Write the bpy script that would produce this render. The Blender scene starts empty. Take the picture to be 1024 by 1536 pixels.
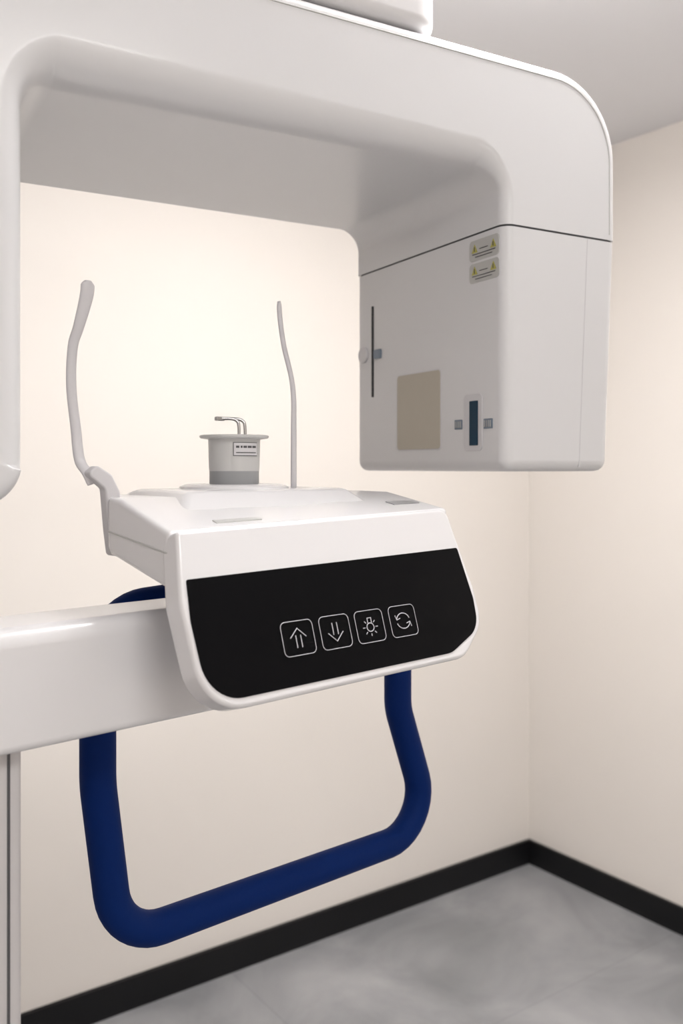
import bpy, bmesh, math
from mathutils import Matrix, Vector
sc=bpy.context.scene
sc.view_settings.view_transform='Standard'
sc.view_settings.look='None'
R=math.radians
# ---------------------------------------------------------------- frames (metres)
YAW=R(-35.65)
S=Matrix.Translation((-2.417,-2.229,0))@Matrix.Rotation(YAW,4,'Z')      # survey frame, origin at standpoint
H=S@Matrix.Translation((-.1362,.75,0))@Matrix.Rotation(R(42.4),4,'Z')    # chin-rest frame
G=S@Matrix.Translation((.189,1.05,0))@Matrix.Rotation(R(29.3),4,'Z')     # rotating gantry frame
P=H@Matrix.Translation((0,0,1.3471))@Matrix.Rotation(R(90-17),4,'X')     # tilted control panel plane (x right,y up,z out)

# ---------------------------------------------------------------- materials
def srgb(c):
    return tuple(((x/255)/12.92 if x/255<=.04045 else ((x/255+.055)/1.055)**2.4) for x in c)+(1,)
def mat(name,col,rough=.4,metal=0,coat=0,noise=0,nscale=8,bump=0,bscale=200,emit=0,spec=.5,trans=0,alpha=1):
    m=bpy.data.materials.new(name); m.use_nodes=True; nt=m.node_tree; b=nt.nodes['Principled BSDF']
    b.inputs['Base Color'].default_value=srgb(col); b.inputs['Roughness'].default_value=rough
    b.inputs['Metallic'].default_value=metal; b.inputs['Coat Weight'].default_value=coat
    b.inputs['Coat Roughness'].default_value=.08
    b.inputs['Specular IOR Level'].default_value=spec
    b.inputs['Transmission Weight'].default_value=trans
    tc=nt.nodes.new('ShaderNodeTexCoord')
    if noise:
        n=nt.nodes.new('ShaderNodeTexNoise'); n.inputs['Scale'].default_value=nscale; n.inputs['Detail'].default_value=5
        mx=nt.nodes.new('ShaderNodeMix'); mx.data_type='RGBA'
        c=srgb(col); mx.inputs[6].default_value=tuple(v*(1-noise) for v in c[:3])+(1,); mx.inputs[7].default_value=tuple(min(1,v*(1+noise)) for v in c[:3])+(1,)
        nt.links.new(tc.outputs['Object'],n.inputs['Vector']); nt.links.new(n.outputs['Fac'],mx.inputs[0]); nt.links.new(mx.outputs[2],b.inputs['Base Color'])
    if bump:
        n=nt.nodes.new('ShaderNodeTexNoise'); n.inputs['Scale'].default_value=bscale
        bp=nt.nodes.new('ShaderNodeBump'); bp.inputs['Strength'].default_value=bump; bp.inputs['Distance'].default_value=.001
        nt.links.new(tc.outputs['Object'],n.inputs['Vector']); nt.links.new(n.outputs['Fac'],bp.inputs['Height']); nt.links.new(bp.outputs[0],b.inputs['Normal'])
    if emit:
        b.inputs['Emission Color'].default_value=srgb(col); b.inputs['Emission Strength'].default_value=emit
    return m
WHITE=mat('white_plastic',(226,226,228),.34,coat=.25,noise=.01,nscale=3)
WHITE2=mat('white_gloss_plastic',(231,230,232),.27,coat=.5,noise=.01,nscale=3)
GASK=mat('dark_gasket',(70,70,74),.6,noise=.03)
BLACK=mat('black_panel',(10,10,13),.4,spec=.08,noise=.05)
ICON=mat('icon_print',(205,205,212),.5,noise=.01)
BLUE=mat('blue_foam_grip',(3,37,98),.65,noise=.05,nscale=20,bump=.2,bscale=400,spec=.12)
ROD=mat('rod_plastic',(210,208,211),.4,noise=.01)
FROST=mat('frosted_cup_plastic',(205,205,204),.35,noise=.02)
GREYC=mat('grey_cup_band',(158,160,162),.4,noise=.02)
STEEL=mat('steel',(190,190,190),.25,metal=1,noise=.02)
WIN=mat('beige_xray_window',(193,186,172),.5,noise=.02,nscale=30)
TEAL=mat('teal_indicator',(4,52,76),.3,noise=.05,spec=.2)
DARK=mat('dark_slit',(22,22,32),.4,noise=.02,spec=.2)
PALE=mat('pale_bezel',(214,213,216),.4,noise=.01)
LBL=mat('grey_label',(192,192,190),.4,noise=.02)
LBLD=mat('mid_grey_label',(150,150,152),.4,noise=.02)
LBLB=mat('blue_grey_label',(120,134,150),.4,noise=.02)
YEL=mat('yellow_warning',(186,180,92),.5,noise=.02)
INK=mat('label_ink',(85,85,88),.5,noise=.02)
WALL=mat('cream_wall_paint',(230,224,218),.75,noise=.015,nscale=1.5,bump=.08,bscale=120)
CEIL=mat('ceiling_paint',(230,230,233),.8,noise=.01,nscale=2)
BASE=mat('black_baseboard',(15,15,18),.5,noise=.05,spec=.3)
LIGHT=mat('light_diffuser',(255,252,248),.5,emit=21,noise=0)
LIGHT_FILL=mat('added_fill_diffuser',(255,252,248),.5,emit=5,noise=0)  # weaker glow for the added fill panel behind the camera
COLM=mat('column_paint',(212,209,210),.35,noise=.01)

# ---------------------------------------------------------------- helpers
coll=sc.collection
root=bpy.data.objects.new('dental_panoramic_xray_machine',None); coll.objects.link(root)
root.matrix_world=G@Matrix.Translation((-.95,.04,0))
bpy.context.view_layer.update()
RI=root.matrix_world.inverted()
def add(name,data,M=Matrix(),m=None,parent=True):
    o=bpy.data.objects.new(name,data); coll.objects.link(o)
    if parent:
        o.parent=root; o.matrix_parent_inverse=RI
    o.matrix_basis=M
    if m and hasattr(data,'materials'): data.materials.append(m)
    return o
def rpoly(pts,rad,n=10):
    out=[]; N=len(pts)
    for i in range(N):
        p=Vector(pts[i]); a=Vector(pts[i-1]); b=Vector(pts[(i+1)%N]); r=rad[i] if isinstance(rad,(list,tuple)) else rad
        if r<=0: out.append(p); continue
        d1=(a-p).normalized(); d2=(b-p).normalized(); ang=d1.angle(d2)
        t=r/math.tan(ang/2); t=min(t,(a-p).length*.499,(b-p).length*.499); rr=t*math.tan(ang/2)
        c=p+(d1+d2).normalized()*(rr/math.sin(ang/2))
        s=p+d1*t-c; e=p+d2*t-c; tot=s.angle(e); sg=1 if s.x*e.y-s.y*e.x>0 else -1
        for k in range(n+1):
            th=sg*tot*k/n; q=Vector((s.x*math.cos(th)-s.y*math.sin(th), s.x*math.sin(th)+s.y*math.cos(th)))+c
            out.append(q)
    return out
def prism(name,pts,f,lo,hi,M,m,bevel=0,seg=4,skip=None,deform=None,sharp=35,weight=None,clamp=True):
    bm=bmesh.new()
    A=[bm.verts.new(f(p[0],p[1],lo)) for p in pts]; Bv=[bm.verts.new(f(p[0],p[1],hi)) for p in pts]
    bm.faces.new(A); bm.faces.new(list(reversed(Bv)))
    n=len(pts)
    for i in range(n): bm.faces.new((A[i],Bv[i],Bv[(i+1)%n],A[(i+1)%n]))
    if deform:
        for v in bm.verts: v.co=deform(v.co)
    bmesh.ops.recalc_face_normals(bm,faces=bm.faces)
    bm.edges.ensure_lookup_table()
    wl=bm.edges.layers.float.new('bevel_weight_edge')
    for e in bm.edges:
        w=0
        hard=len(e.link_faces)==2 and e.calc_face_angle(0)>R(sharp)
        if hard: w=1
        if hard and weight: w=weight(e.verts[0].co,e.verts[1].co)
        if skip and skip(e.verts[0].co,e.verts[1].co): w=0
        e[wl]=w
        if hard and (w==0 or not bevel): e.smooth=False
    for fc in bm.faces: fc.smooth=True
    me=bpy.data.meshes.new(name); bm.to_mesh(me); bm.free()
    o=add(name,me,M,m)
    if bevel:
        b=o.modifiers.new('bevel','BEVEL'); b.width=bevel; b.segments=seg; b.limit_method='WEIGHT'; b.use_clamp_overlap=clamp
    w=o.modifiers.new('wn','WEIGHTED_NORMAL'); w.keep_sharp=True; w.weight=100
    return o
XZ=lambda a,b,h:(a,h,b)      # profile in x,z extruded along y
YZ=lambda a,b,h:(h,a,b)      # profile in y,z extruded along x
XY=lambda a,b,h:(a,b,h)
def rect(x0,y0,x1,y1): return [(x0,y0),(x1,y0),(x1,y1),(x0,y1)]
def tube(name,pts,r,M,m,cyc=False,res=8):
    c=bpy.data.curves.new(name,'CURVE'); c.dimensions='3D'; c.bevel_depth=r; c.bevel_resolution=res; c.use_fill_caps=True
    s=c.splines.new('POLY'); s.points.add(len(pts)-1)
    for i,p in enumerate(pts): s.points[i].co=(*p,1)
    s.use_cyclic_u=cyc; s.use_smooth=True
    return add(name,c,M,m)
def wires(name,lines,r,M,m):
    c=bpy.data.curves.new(name,'CURVE'); c.dimensions='3D'; c.bevel_depth=r; c.bevel_resolution=1
    for pts,cyc in lines:
        s=c.splines.new('POLY'); s.points.add(len(pts)-1)
        for i,p in enumerate(pts): s.points[i].co=(*p,1)
        s.use_cyclic_u=cyc
    return add(name,c,M,m)
def lathe(name,prof,M,m,n=48):
    bm=bmesh.new(); rings=[]
    for r,z in prof:
        rings.append([bm.verts.new((r*math.cos(2*math.pi*k/n),r*math.sin(2*math.pi*k/n),z)) for k in range(n)] if r>1e-6 else [bm.verts.new((0,0,z))])
    for a,b in zip(rings,rings[1:]):
        for k in range(n):
            k2=(k+1)%n
            if len(a)==1: bm.faces.new((a[0],b[k],b[k2]))
            elif len(b)==1: bm.faces.new((a[k],a[k2],b[0]))
            else: bm.faces.new((a[k],a[k2],b[k2],b[k]))
    bmesh.ops.recalc_face_normals(bm,faces=bm.faces)
    for f in bm.faces: f.smooth=True
    me=bpy.data.meshes.new(name); bm.to_mesh(me); bm.free()
    me.set_sharp_from_angle(angle=R(35))
    return add(name,me,M,m)
def smoothpath(P,n=6):
    P=[Vector(p) for p in P]; out=[]
    Q=[P[0]*2-P[1]]+P+[P[-1]*2-P[-2]]
    for i in range(1,len(Q)-2):
        for k in range(n):
            t=k/n; a,b,c,d=Q[i-1],Q[i],Q[i+1],Q[i+2]
            out.append(.5*((2*b)+(c-a)*t+(2*a-5*b+4*c-d)*t*t+(3*b-a-3*c+d)*t**3))
    out.append(P[-1]); return out
def blade(name,P,W,hw,ht,M,m):
    pts=smoothpath(P,6); n=len(pts); bm=bmesh.new(); rings=[]; W=Vector(W).normalized()
    for i,p in enumerate(pts):
        T=(pts[min(i+1,n-1)]-pts[max(i-1,0)]).normalized(); w=(W-T*W.dot(T)).normalized(); N=T.cross(w)
        t=i/(n-1)*(len(hw)-1); j=min(int(t),len(hw)-2); h=hw[j]+(hw[j+1]-hw[j])*(t-j)
        if i==n-1: h*=.45
        elif i==n-2: h*=.8
        rings.append([bm.verts.new(p+w*h*math.cos(2*math.pi*k/16)+N*ht*math.sin(2*math.pi*k/16)) for k in range(16)])
    for a,b in zip(rings,rings[1:]):
        for k in range(16): bm.faces.new((a[k],a[(k+1)%16],b[(k+1)%16],b[k]))
    bm.faces.new(rings[0]); bm.faces.new(rings[-1]); bmesh.ops.recalc_face_normals(bm,faces=bm.faces)
    for f in bm.faces: f.smooth=True
    me=bpy.data.meshes.new(name); bm.to_mesh(me); bm.free(); return add(name,me,M,m)

# ---------------------------------------------------------------- room (world axes)
def box(name,x0,y0,z0,x1,y1,z1,m):
    bm=bmesh.new(); bmesh.ops.create_cube(bm,size=1)
    for v in bm.verts: v.co=Vector(((x0+x1)/2+v.co.x*(x1-x0),(y0+y1)/2+v.co.y*(y1-y0),(z0+z1)/2+v.co.z*(z1-z0)))
    me=bpy.data.meshes.new(name); bm.to_mesh(me); bm.free(); return add(name,me,Matrix(),m,parent=False)
XL,YB,HC=-3.5,-3.7,2.44
fm=bpy.data.materials.new('grey_concrete_tile'); fm.use_nodes=True; nt=fm.node_tree; b=nt.nodes['Principled BSDF']
tc=nt.nodes.new('ShaderNodeTexCoord'); n1=nt.nodes.new('ShaderNodeTexNoise'); n1.inputs['Scale'].default_value=2.4; n1.inputs['Detail'].default_value=9; n1.inputs['Roughness'].default_value=.55; n1.inputs['Distortion'].default_value=.7
cr=nt.nodes.new('ShaderNodeValToRGB'); cr.color_ramp.elements[0].position=.32; cr.color_ramp.elements[0].color=srgb((127,128,131)); cr.color_ramp.elements[1].position=.70; cr.color_ramp.elements[1].color=srgb((170,170,172))
br=nt.nodes.new('ShaderNodeTexBrick'); br.offset=0; br.inputs['Scale'].default_value=1; br.inputs['Brick Width'].default_value=1.2; br.inputs['Row Height'].default_value=.6; br.inputs['Mortar Size'].default_value=.0025; br.inputs['Mortar Smooth'].default_value=.3
br.inputs['Color1'].default_value=(1,1,1,1); br.inputs['Color2'].default_value=(.94,.94,.94,1); br.inputs['Mortar'].default_value=(.84,.84,.84,1)
mx=nt.nodes.new('ShaderNodeMix'); mx.data_type='RGBA'; mx.blend_type='MULTIPLY'; mx.inputs[0].default_value=1
for a,c in ((tc.outputs['Object'],n1.inputs['Vector']),(tc.outputs['Object'],br.inputs['Vector']),(n1.outputs['Fac'],cr.inputs[0]),(cr.outputs[0],mx.inputs[6]),(br.outputs['Color'],mx.inputs[7]),(mx.outputs[2],b.inputs['Base Color'])): nt.links.new(a,c)
b.inputs['Roughness'].default_value=.5
box('floor',XL-.1,YB-.1,-.1,.1,.1,0,fm)
box('ceiling',XL-.1,YB-.1,HC,.1,.1,HC+.1,CEIL)
box('wall_back',XL-.1,0,0,.1,.1,HC,WALL)
box('wall_right',0,YB,0,.1,0,HC,WALL)
box('wall_left',XL-.1,YB,0,XL,0,HC,WALL)
box('wall_front',XL-.1,YB-.1,0,.1,YB,HC,WALL)
box('baseboard_back',XL,-.012,0,0,0,.082,BASE)
box('baseboard_right',-.012,YB,0,0,-.012,.082,BASE)
box('baseboard_left',XL,YB,0,XL+.012,-.012,.082,BASE)
def ceiling_light(x,y,sx,sy,power,lm):  # builds the room lamp and also the added fill panel
    e=bpy.data.objects.new('ceiling_light',None); coll.objects.link(e); e.location=(x,y,HC)
    f=box('light_base',-sx/2+.02,-sy/2+.02,-.02,sx/2-.02,sy/2-.02,0,WHITE); f.parent=e
    d=box('light_diffuser',-sx/2,-sy/2,-.09,sx/2,sy/2,-.02,lm); d.parent=e
    l=bpy.data.lights.new('panel_lamp','AREA'); l.shape='RECTANGLE'; l.size=sx; l.size_y=sy; l.energy=power; l.color=(1,.99,.985)
    o=bpy.data.objects.new('panel_lamp',l); coll.objects.link(o); o.parent=e; o.location=(0,0,-.095)
ceiling_light(-1.36,-1.36,.55,.55,17,LIGHT)
ceiling_light(-2.2,-3.1,.9,.5,9.5,LIGHT_FILL)  # added fill panel, unseen behind the camera, brightens the machine's front

# ---------------------------------------------------------------- gantry
seam=1.6835
prof=rpoly([(-.713,1.365),(-.713,1.88),(.18,1.88),(.18,seam),(0,seam),(0,1.748),(-.533,1.748),(-.533,1.365)],
           [.03,.105,.108,0,0,.055,.03,.04],16)
def rounded_extrusion(name,prof,w0,w1,front_r,back_r,M,m,n=10):
    """Extrude a profile (x,z) along y with a rounded rim whose radius varies along the outline."""
    N=len(prof); V=[Vector(p) for p in prof]
    area=sum(V[i-1].x*V[i].y-V[i].x*V[i-1].y for i in range(N)); sg=1 if area>0 else -1
    inn=[]
    for i in range(N):
        t1=(V[i]-V[i-1]).normalized(); t2=(V[(i+1)%N]-V[i]).normalized()
        n1=Vector((-t1.y,t1.x))*sg; n2=Vector((-t2.y,t2.x))*sg
        if abs(V[i].y-seam)<1e-5: d=n1 if abs(n1.x)>.9 else n2; d=Vector((math.copysign(1,d.x),0))
        else:
            d=(n1+n2); d=d/d.length; d=d/max(.5,d.dot(n1))
        inn.append(d)
    bm=bmesh.new(); rings=[]
    for k in range(n+1):
        th=math.pi/2*k/n
        rings.append([bm.verts.new((V[i].x+inn[i].x*front_r(V[i])*(1-math.sin(th)),w0+front_r(V[i])*(1-math.cos(th)),V[i].y+inn[i].y*front_r(V[i])*(1-math.sin(th)))) for i in range(N)])
    for k in range(n+1):
        th=math.pi/2*(1-k/n); r=back_r
        rings.append([bm.verts.new((V[i].x+inn[i].x*r*(1-math.sin(th)),w1-r*(1-math.cos(th)),V[i].y+inn[i].y*r*(1-math.sin(th)))) for i in range(N)])
    c0=bm.faces.new(rings[0]); c1=bm.faces.new(rings[-1])
    for a,b in zip(rings,rings[1:]):
        for i in range(N): bm.faces.new((a[i],b[i],b[(i+1)%N],a[(i+1)%N]))
    bmesh.ops.recalc_face_normals(bm,faces=bm.faces)
    for f in bm.faces: f.smooth=True
    for e in bm.edges:
        if len(e.link_faces)==2 and e.calc_face_angle(0)>R(40): e.smooth=False
    me=bpy.data.meshes.new(name); bm.to_mesh(me); bm.free(); o=add(name,me,M,m)
    w=o.modifiers.new('wn','WEIGHTED_NORMAL'); w.keep_sharp=True; w.weight=100
    return o
def fr(p):
    if -.5331<p.x<.001 and 1.66<p.y<1.7485:
        if p.x>-.0551: k=(0-p.x)/.055; k=k*k*(3-2*k); return .014+.024*k
        if p.x<-.503: k=(p.x+.533)/.03; return .022+.016*k
        return .038
    if abs(p.x+.533)<.0005 and p.y<1.72: return .022
    return .013
rounded_extrusion('c_arm_shell',prof,0,.344,fr,.012,G,WHITE)
def taper(co):
    k=(seam-co.z)/(seam-1.395); k=max(0,min(1,k))
    if co.x>.1: co.x-=.014*k
    return co
prism('tube_head_housing',rect(0,1.395,.18,seam-.0025),XZ,0,.342,G,WHITE,bevel=.014,seg=5,deform=taper,
      skip=lambda a,b:a.z>1.6 and b.z>1.6)
prism('seam_gasket',rpoly(rect(.0015,.0015,.1785,.3405),.014,6),XY,seam-.004,seam+.002,G,GASK)
rim=[p for p in rpoly([(-.700,1.45),(-.700,1.8665),(.1665,1.8665),(.1665,1.69)],[0,.092,.095,0],14)]
tube('rim_groove',[(p.x,.0002,p.y) for p in rim],.0009,G,LBL)
prism('cover_line',[(.129,1.681),(.1300,1.681),(.1160,1.40),(.115,1.40)],XZ,-.0003,.002,G,PALE)
def inset(name,w0,z0,w1,z1,m,h=.0012,r=.003,b=.0004):
    return prism(name,rpoly(rect(w0,z0,w1,z1),r,5),YZ,-h,.004,G,m,bevel=b,seg=2)
inset('window_frame',.1255,1.4225,.2295,1.5265,PALE,.0006,.006,0)
inset('xray_window',.127,1.424,.228,1.525,WIN,.0010,.005)
inset('positioning_light_slit',.2915,1.501,.2962,1.632,DARK,.001,.0015,0)
inset('slit_knob',.27,1.555,.288,1.568,LBLB,.003,.002)
lathe('slit_dial',[(0,.004),(.011,.004),(.012,.003),(.012,0)],G@Matrix.Translation((0,.318,1.564))@Matrix.Rotation(R(-90),4,'Y'),PALE)
inset('indicator_bezel',.041,1.420,.077,1.489,PALE,.0012,.006)
inset('indicator_slot',.0485,1.4265,.0645,1.4805,TEAL,.002,.001,0)
inset('icon_plate_a',.081,1.447,.096,1.459,LBLB,.001,.001,0)
inset('icon_plate_b',.022,1.446,.038,1.458,LBLB,.001,.001,0)
wires('icon_print_lines',[([(-.0015,w0+.002+.0035*i,z0+.002),(-.0015,w0+.002+.0035*i,z0+.010)],False) for w0,z0 in ((.081,1.447),(.023,1.446)) for i in (0,1,2,3)],.0006,G,LBL)
for i,(z0,z1) in enumerate(((1.6495,1.6745),(1.623,1.6465))):
    inset('warning_label_%d'%(i+1),.010,z0,.066,z1,LBL,.0006,.005,0)
    wires('warning_text_%d'%(i+1),[([(-.0009,.022,z0+.0045),(-.0009,.054,z0+.0045)],False),([(-.0009,.016,z0+.008),(-.0009,.060,z0+.008)],False),([(-.0009,.030,z0+.0135),(-.0009,.046,z0+.0135)],False)],.0005,G,INK)
    for k,wc in enumerate((.020,.0555)):
        prism('warning_triangle_%d_%d'%(i+1,k+1),[(wc-.0055,z0+.010),(wc+.0055,z0+.010),(wc,z0+.020)],YZ,-.0011,.001,G,YEL)
        prism('warning_mark_%d_%d'%(i+1,k+1),rect(wc-.0007,z0+.0115,wc+.0007,z0+.017),YZ,-.0014,.001,G,INK)
for i,z in enumerate((1.605,1.565)):
    lathe('side_stud_%d'%(i+1),[(0,.0075),(.004,.007),(.0065,.004),(.007,0)],G@Matrix.Translation((.1765-.002*i,.03,z))@Matrix.Rotation(R(90),4,'Y'),WHITE2,24)
prism('suspension_arm',rpoly([(-1.05,.0),(-.082,.0),(-.082,.30),(-1.05,.30)],[.0,.04,.14,0],12),XY,1.883,2.10,G,WHITE2,bevel=.014,seg=5)
prism('lift_column',rpoly([(-1.06,-.2),(-.86,-.2),(-.86,.28),(-1.06,.28)],.025,6),XY,0,2.12,G,COLM,bevel=.005,seg=2)
prism('column_foot_plate',rpoly([(-1.2,-.3),(-.55,-.3),(-.55,.4),(-1.2,.4)],.06,8),XY,0,.03,G,COLM,bevel=.006,seg=2)

# ---------------------------------------------------------------- chin rest arm, pedestal
prism('support_arm',rpoly([(.058,1.172),(.058,1.272),(.142,1.272),(.142,1.172)],[.008,.016,.016,.008],6),YZ,-.56,.325,H,WHITE2,bevel=.006,seg=3)
prism('pedestal',rpoly([(-.50,.085),(-.092,.085),(-.092,.30),(-.50,.30)],[.02,.012,.02,.02],6),XY,0,1.174,H,COLM,bevel=.003,seg=2)
prism('pedestal_groove',rect(-.1075,.0835,-.1055,.09),XY,.05,1.172,H,INK)

# head: tilted front shell
out=rpoly([(.000,.000),(-.0075,-.060),(.000,-.151),(.318,-.149),(.357,-.118),(.356,-.080),(.340,.009)],[.004,.05,.042,.034,.034,.03,.012],10)
prism('head_front_shell',out,XY,-.026,.0,P,WHITE2,bevel=.006,seg=4)
blk=rpoly([(.001,-.041),(-.001,-.075),(.004,-.1425),(.298,-.1415),(.347,-.122),(.3495,-.090),(.342,-.035)],[.002,.03,.036,.035,.032,.02,.003],10)
prism('black_control_panel',blk,XY,-.004,.0007,P,BLACK)
L=[]; zz=.0012
def rr(cx,cy,w,h,r): return [(p.x,p.y,zz) for p in rpoly(rect(cx-w/2,cy-h/2,cx+w/2,cy+h/2),r,6)]
C=[(.105,-.102),(.149,-.102),(.193,-.102),(.238,-.102)]
for cx,cy in C: L.append((rr(cx,cy,.036,.0300,.005),True))
wires('button_outlines',L,.00035,P,ICON)
L=[]
def ln(*p): L.append(([(x,y,zz) for x,y in p],False))
cx,cy=C[0]
ln((cx-.009,cy+.0005),(cx,cy+.0085),(cx+.009,cy+.0005)); ln((cx-.0028,cy+.0025),(cx-.0028,cy-.0085)); ln((cx+.0028,cy+.0025),(cx+.0028,cy-.0085))
cx,cy=C[1]
ln((cx-.009,cy-.0005),(cx,cy-.0085),(cx+.009,cy-.0005)); ln((cx-.0028,cy-.0025),(cx-.0028,cy+.0085)); ln((cx+.0028,cy-.0025),(cx+.0028,cy+.0085))
cx,cy=C[2]
L.append(([(cx+.0046*math.cos(a*math.pi/8),cy-.001+.0040*math.sin(a*math.pi/8),zz) for a in range(16)],True))
for a in (0,45,-45,-90,-135,180,135): ln((cx+.0068*math.cos(R(a)),cy-.001+.0060*math.sin(R(a))),(cx+.0094*math.cos(R(a)),cy-.001+.0083*math.sin(R(a))))
ln((cx-.0024,cy+.0032),(cx-.0024,cy+.0078),(cx+.0024,cy+.0078),(cx+.0024,cy+.0032))
cx,cy=C[3]
for off in (0,180):
    arc=[(cx+.009*math.cos(R(a+off)),cy+.0075*math.sin(R(a+off))) for a in range(15,166,10)]
    ln(*arc); ex,ey=arc[-1]; s=1 if off==0 else -1
    ln((ex-s*.0014,ey+s*.0042),(ex,ey-s*.0005),(ex+s*.0048,ey+s*.0008))
wires('button_icons',L,.0005,P,ICON)

# head deck: lofted wedge behind the shell
st=[(-.001,.112),(.006,.128),(.03,.165),(.055,.2),(.10,.232),(.24,.235),(.31,.225),(.345,.17),(.352,.12)]
def zfront(a): return 1.3455+.009*max(0,a/.34)
def zdeck(a,w): return zfront(a)+(w-.01)/.09*(1.3715-zfront(a))
bm=bmesh.new(); rings=[]
for a,wb in st:
    zf=zfront(a); zt=1.3715; wf=.010
    pr=[(wf,zf),(min(.10,wb*.85),zt),(wb,zt+.0006),(wb,1.322),(.105,1.318),(wf+.008,1.298)]
    rings.append([bm.verts.new((a,w,z)) for w,z in pr])
for r1,r2 in zip(rings,rings[1:]):
    for k in range(6): bm.faces.new((r1[k],r1[(k+1)%6],r2[(k+1)%6],r2[k]))
bm.faces.new(rings[0]); bm.faces.new(rings[-1]); bmesh.ops.recalc_face_normals(bm,faces=bm.faces)
for f in bm.faces: f.smooth=True
me=bpy.data.meshes.new('head_deck'); bm.to_mesh(me); bm.free()
o=add('head_deck',me,H,WHITE2); bv=o.modifiers.new('b','BEVEL'); bv.width=.005; bv.segments=4; bv.limit_method='ANGLE'; bv.angle_limit=R(25); wn=o.modifiers.new('w','WEIGHTED_NORMAL')
# raised plateau: frustum with a sloping front
bm=bmesh.new()
lo=[(.033,.045,1.352),(.285,.050,1.356),(.305,.215,1.366),(.05,.205,1.366)]
hi=[(.070,.092,1.3775),(.272,.088,1.3775),(.285,.205,1.3775),(.075,.200,1.3775)]
A=[bm.verts.new(p) for p in lo]; Bq=[bm.verts.new(p) for p in hi]
bm.faces.new(A); bm.faces.new(Bq)
for i in range(4): bm.faces.new((A[i],A[(i+1)%4],Bq[(i+1)%4],Bq[i]))
bmesh.ops.recalc_face_normals(bm,faces=bm.faces)
for f in bm.faces: f.smooth=True
me=bpy.data.meshes.new('deck_plateau'); bm.to_mesh(me); bm.free()
o=add('deck_plateau',me,H,WHITE2); bv=o.modifiers.new('b','BEVEL'); bv.width=.006; bv.segments=4; bv.limit_method='ANGLE'; bv.angle_limit=R(10); wn=o.modifiers.new('w','WEIGHTED_NORMAL')
prism('head_body',rpoly([(.0,1.325),(.12,1.33),(.145,1.26),(.12,1.19),(-.02,1.2)],[.01,.02,.03,.03,.02],6),YZ,.088,.335,H,WHITE,bevel=.012,seg=4)
tube('deck_seam',[(-.0015,.012,1.328),(-.0015,.112,1.341)],.0008,H,LBL)
def strip(name,a0,w0,a1,w1,m):
    prism(name,rect(a0,w0,a1,w1),XY,0,.0012,H,m,deform=lambda c:Vector((c.x,c.y,zdeck(c.x,c.y)+c.z-.0004)))
strip('deck_label_1',.298,.040,.338,.053,LBLD)
strip('deck_label_2',.055,.022,.105,.029,LBL)

# chin cup
Mc=H@Matrix.Translation((.17,.156,0))
lathe('cup_base_disc',[(0,1.382),(.052,1.382),(.058,1.3795),(.060,1.376),(0,1.376)],Mc,WHITE2)
lathe('cup_grey_band',[(0,1.380),(.0262,1.380),(.0266,1.382),(.0266,1.396),(.026,1.3965),(0,1.3965)],Mc,GREYC)
lathe('chin_cup',[(0,1.396),(.0268,1.396),(.0272,1.4),(.0280,1.430),(.036,1.4312),(.0372,1.4325),(.0372,1.4338),(.036,1.4345),(.0245,1.4345),(.0235,1.432),(.0225,1.415),(0,1.414)],Mc,FROST)
for k in (0,1):
    pts=smoothpath([(.004+.008*k,-.003,1.420),(.004+.008*k,-.003,1.444),(.002+.008*k,-.001,1.4505),(-.004+.008*k,.002,1.4525),(-.014+.006*k,.006,1.4525)],6)
    tube('bite_rod_%d'%(k+1),pts,.0017,Mc,STEEL)
prism('bite_rod_tip',rect(-.020,1.4500,-.009,1.4545),XZ,.004,.009,Mc,STEEL,bevel=.001,seg=2)
def cyl(a0,a1,z0,z1,r,name,m):
    bm=bmesh.new(); n=12; A=[];Bb=[]
    for k in range(n+1):
        a=R(a0+(a1-a0)*k/n); A.append(bm.verts.new((r*math.cos(a),r*math.sin(a),z0))); Bb.append(bm.verts.new((r*math.cos(a),r*math.sin(a),z1)))
    for k in range(n): bm.faces.new((A[k],A[k+1],Bb[k+1],Bb[k]))
    for f in bm.faces: f.smooth=True
    me=bpy.data.meshes.new(name); bm.to_mesh(me); bm.free(); return add(name,me,Mc,m)
cyl(-128,-67,1.4120,1.4265,.0283,'cup_label_border',INK)
cyl(-126.5,-68.5,1.4127,1.4258,.0285,'cup_label',PALE)
cyl(-122,-73,1.4150,1.4160,.0287,'cup_label_text_1',INK)
for q,(s0,s1) in enumerate(((-122,-115),(-112,-108),(-106,-98),(-96,-86),(-84,-73))): cyl(s0,s1,1.4205,1.4228,.0287,'cup_label_glyph_%d'%(q+1),INK)
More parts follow.
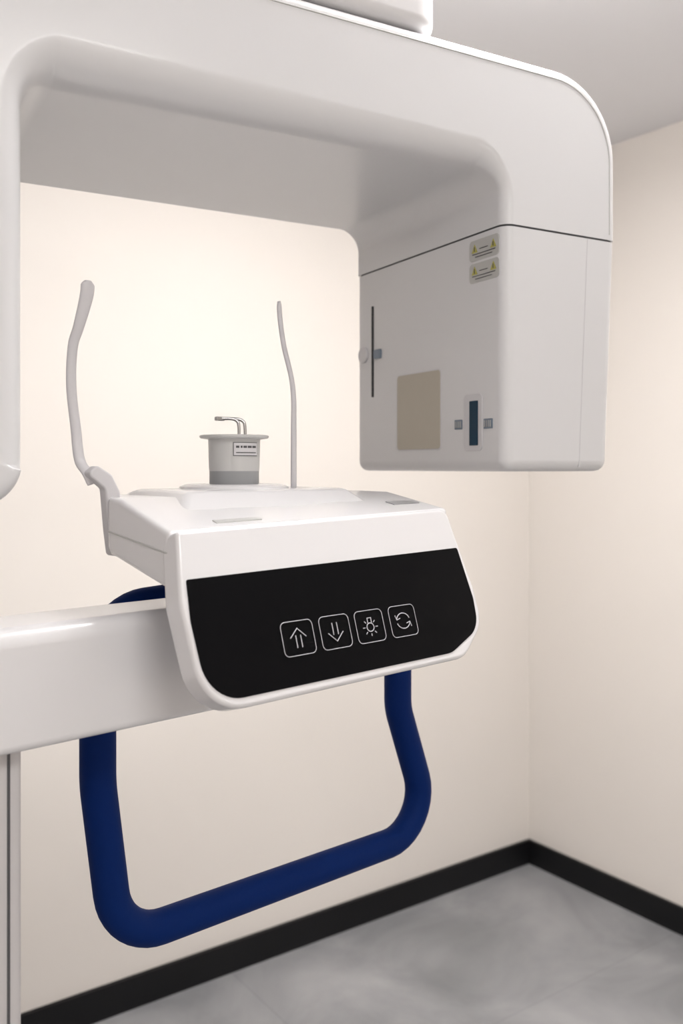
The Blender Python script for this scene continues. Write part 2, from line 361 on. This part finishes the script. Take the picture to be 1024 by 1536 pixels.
# temple supports
lp=[(-.006,.134,1.385),(-.009,.138,1.394),(-.011,.152,1.407),(-.012,.158,1.438),(-.0150,.161,1.477),(-.0140,.160,1.514),(-.010,.156,1.533),(-.004,.152,1.562),(-.003,.151,1.577)]
blade('temple_support_1',lp,(1,0,0),[.0065,.0065,.0055,.0052,.005,.005,.0055,.0070,.0072],.003,H,ROD)
prism('temple_bracket',rpoly([(-.017,1.394),(-.007,1.402),(.008,1.393),(.0165,1.377),(.020,1.344),(.018,1.318),(.008,1.316),(.0045,1.341),(.001,1.380)],[.004,.004,.006,.008,.01,.004,.004,.01,.006],5),XZ,.124,.137,H,ROD,bevel=.002,seg=3)
rp=[(.23,.128,1.37),(.23,.128,1.445),(.23,.128,1.474),(.228,.130,1.50),(.222,.135,1.533),(.219,.138,1.562),(.218,.139,1.583)]
blade('temple_support_2',rp,(1,0,0),[.0038,.0035,.0032,.003,.003,.003,.003],.0025,H,ROD)

# blue grip handle
w=.17
def arcpts(P,rad,n=10):
    out=[Vector(P[0])]
    for i in range(1,len(P)-1):
        p=Vector(P[i]); a=Vector(P[i-1]); b=Vector(P[i+1]); d1=(a-p).normalized(); d2=(b-p).normalized(); ang=d1.angle(d2); r=rad[i-1]
        t=r/math.tan(ang/2); c=p+(d1+d2).normalized()*(r/math.sin(ang/2)); s=p+d1*t-c; e=p+d2*t-c; tot=s.angle(e)
        for k in range(n+1):
            f=k/n; out.append(c+(s*math.sin((1-f)*tot)+e*math.sin(f*tot))/math.sin(tot))
    out.append(Vector(P[-1])); return out
hpath=arcpts([(.15,w-.05,1.266),(.11,w,1.262),(.017,w,1.258),(.017,w,1.09),(.038,w,.928),(.502,w,.917),(.438,w,1.09),(.438,w,1.262),(.36,w-.02,1.262),(.31,w-.05,1.262)],[.02,.055,.2,.060,.056,.07,.03,.02])
tube('blue_grip_handle',hpath,.0176,H,BLUE,res=12)

# ---------------------------------------------------------------- world + camera
W=bpy.data.worlds.new('World'); sc.world=W; W.use_nodes=True; W.node_tree.nodes['Background'].inputs[0].default_value=(.8,.8,.8,1); W.node_tree.nodes['Background'].inputs[1].default_value=.2
cd=bpy.data.cameras.new('camera'); cam=bpy.data.objects.new('camera',cd); coll.objects.link(cam)
cam.location=(-2.417,-2.229,1.4); cam.rotation_euler=(R(90),0,YAW)
cd.lens=1360/1536*36; cd.sensor_width=36; cd.sensor_fit='AUTO'; cd.shift_y=-67/1536
cd.clip_start=.02
cd.dof.use_dof=True; cd.dof.focus_distance=.92; cd.dof.aperture_fstop=5.6
sc.camera=cam
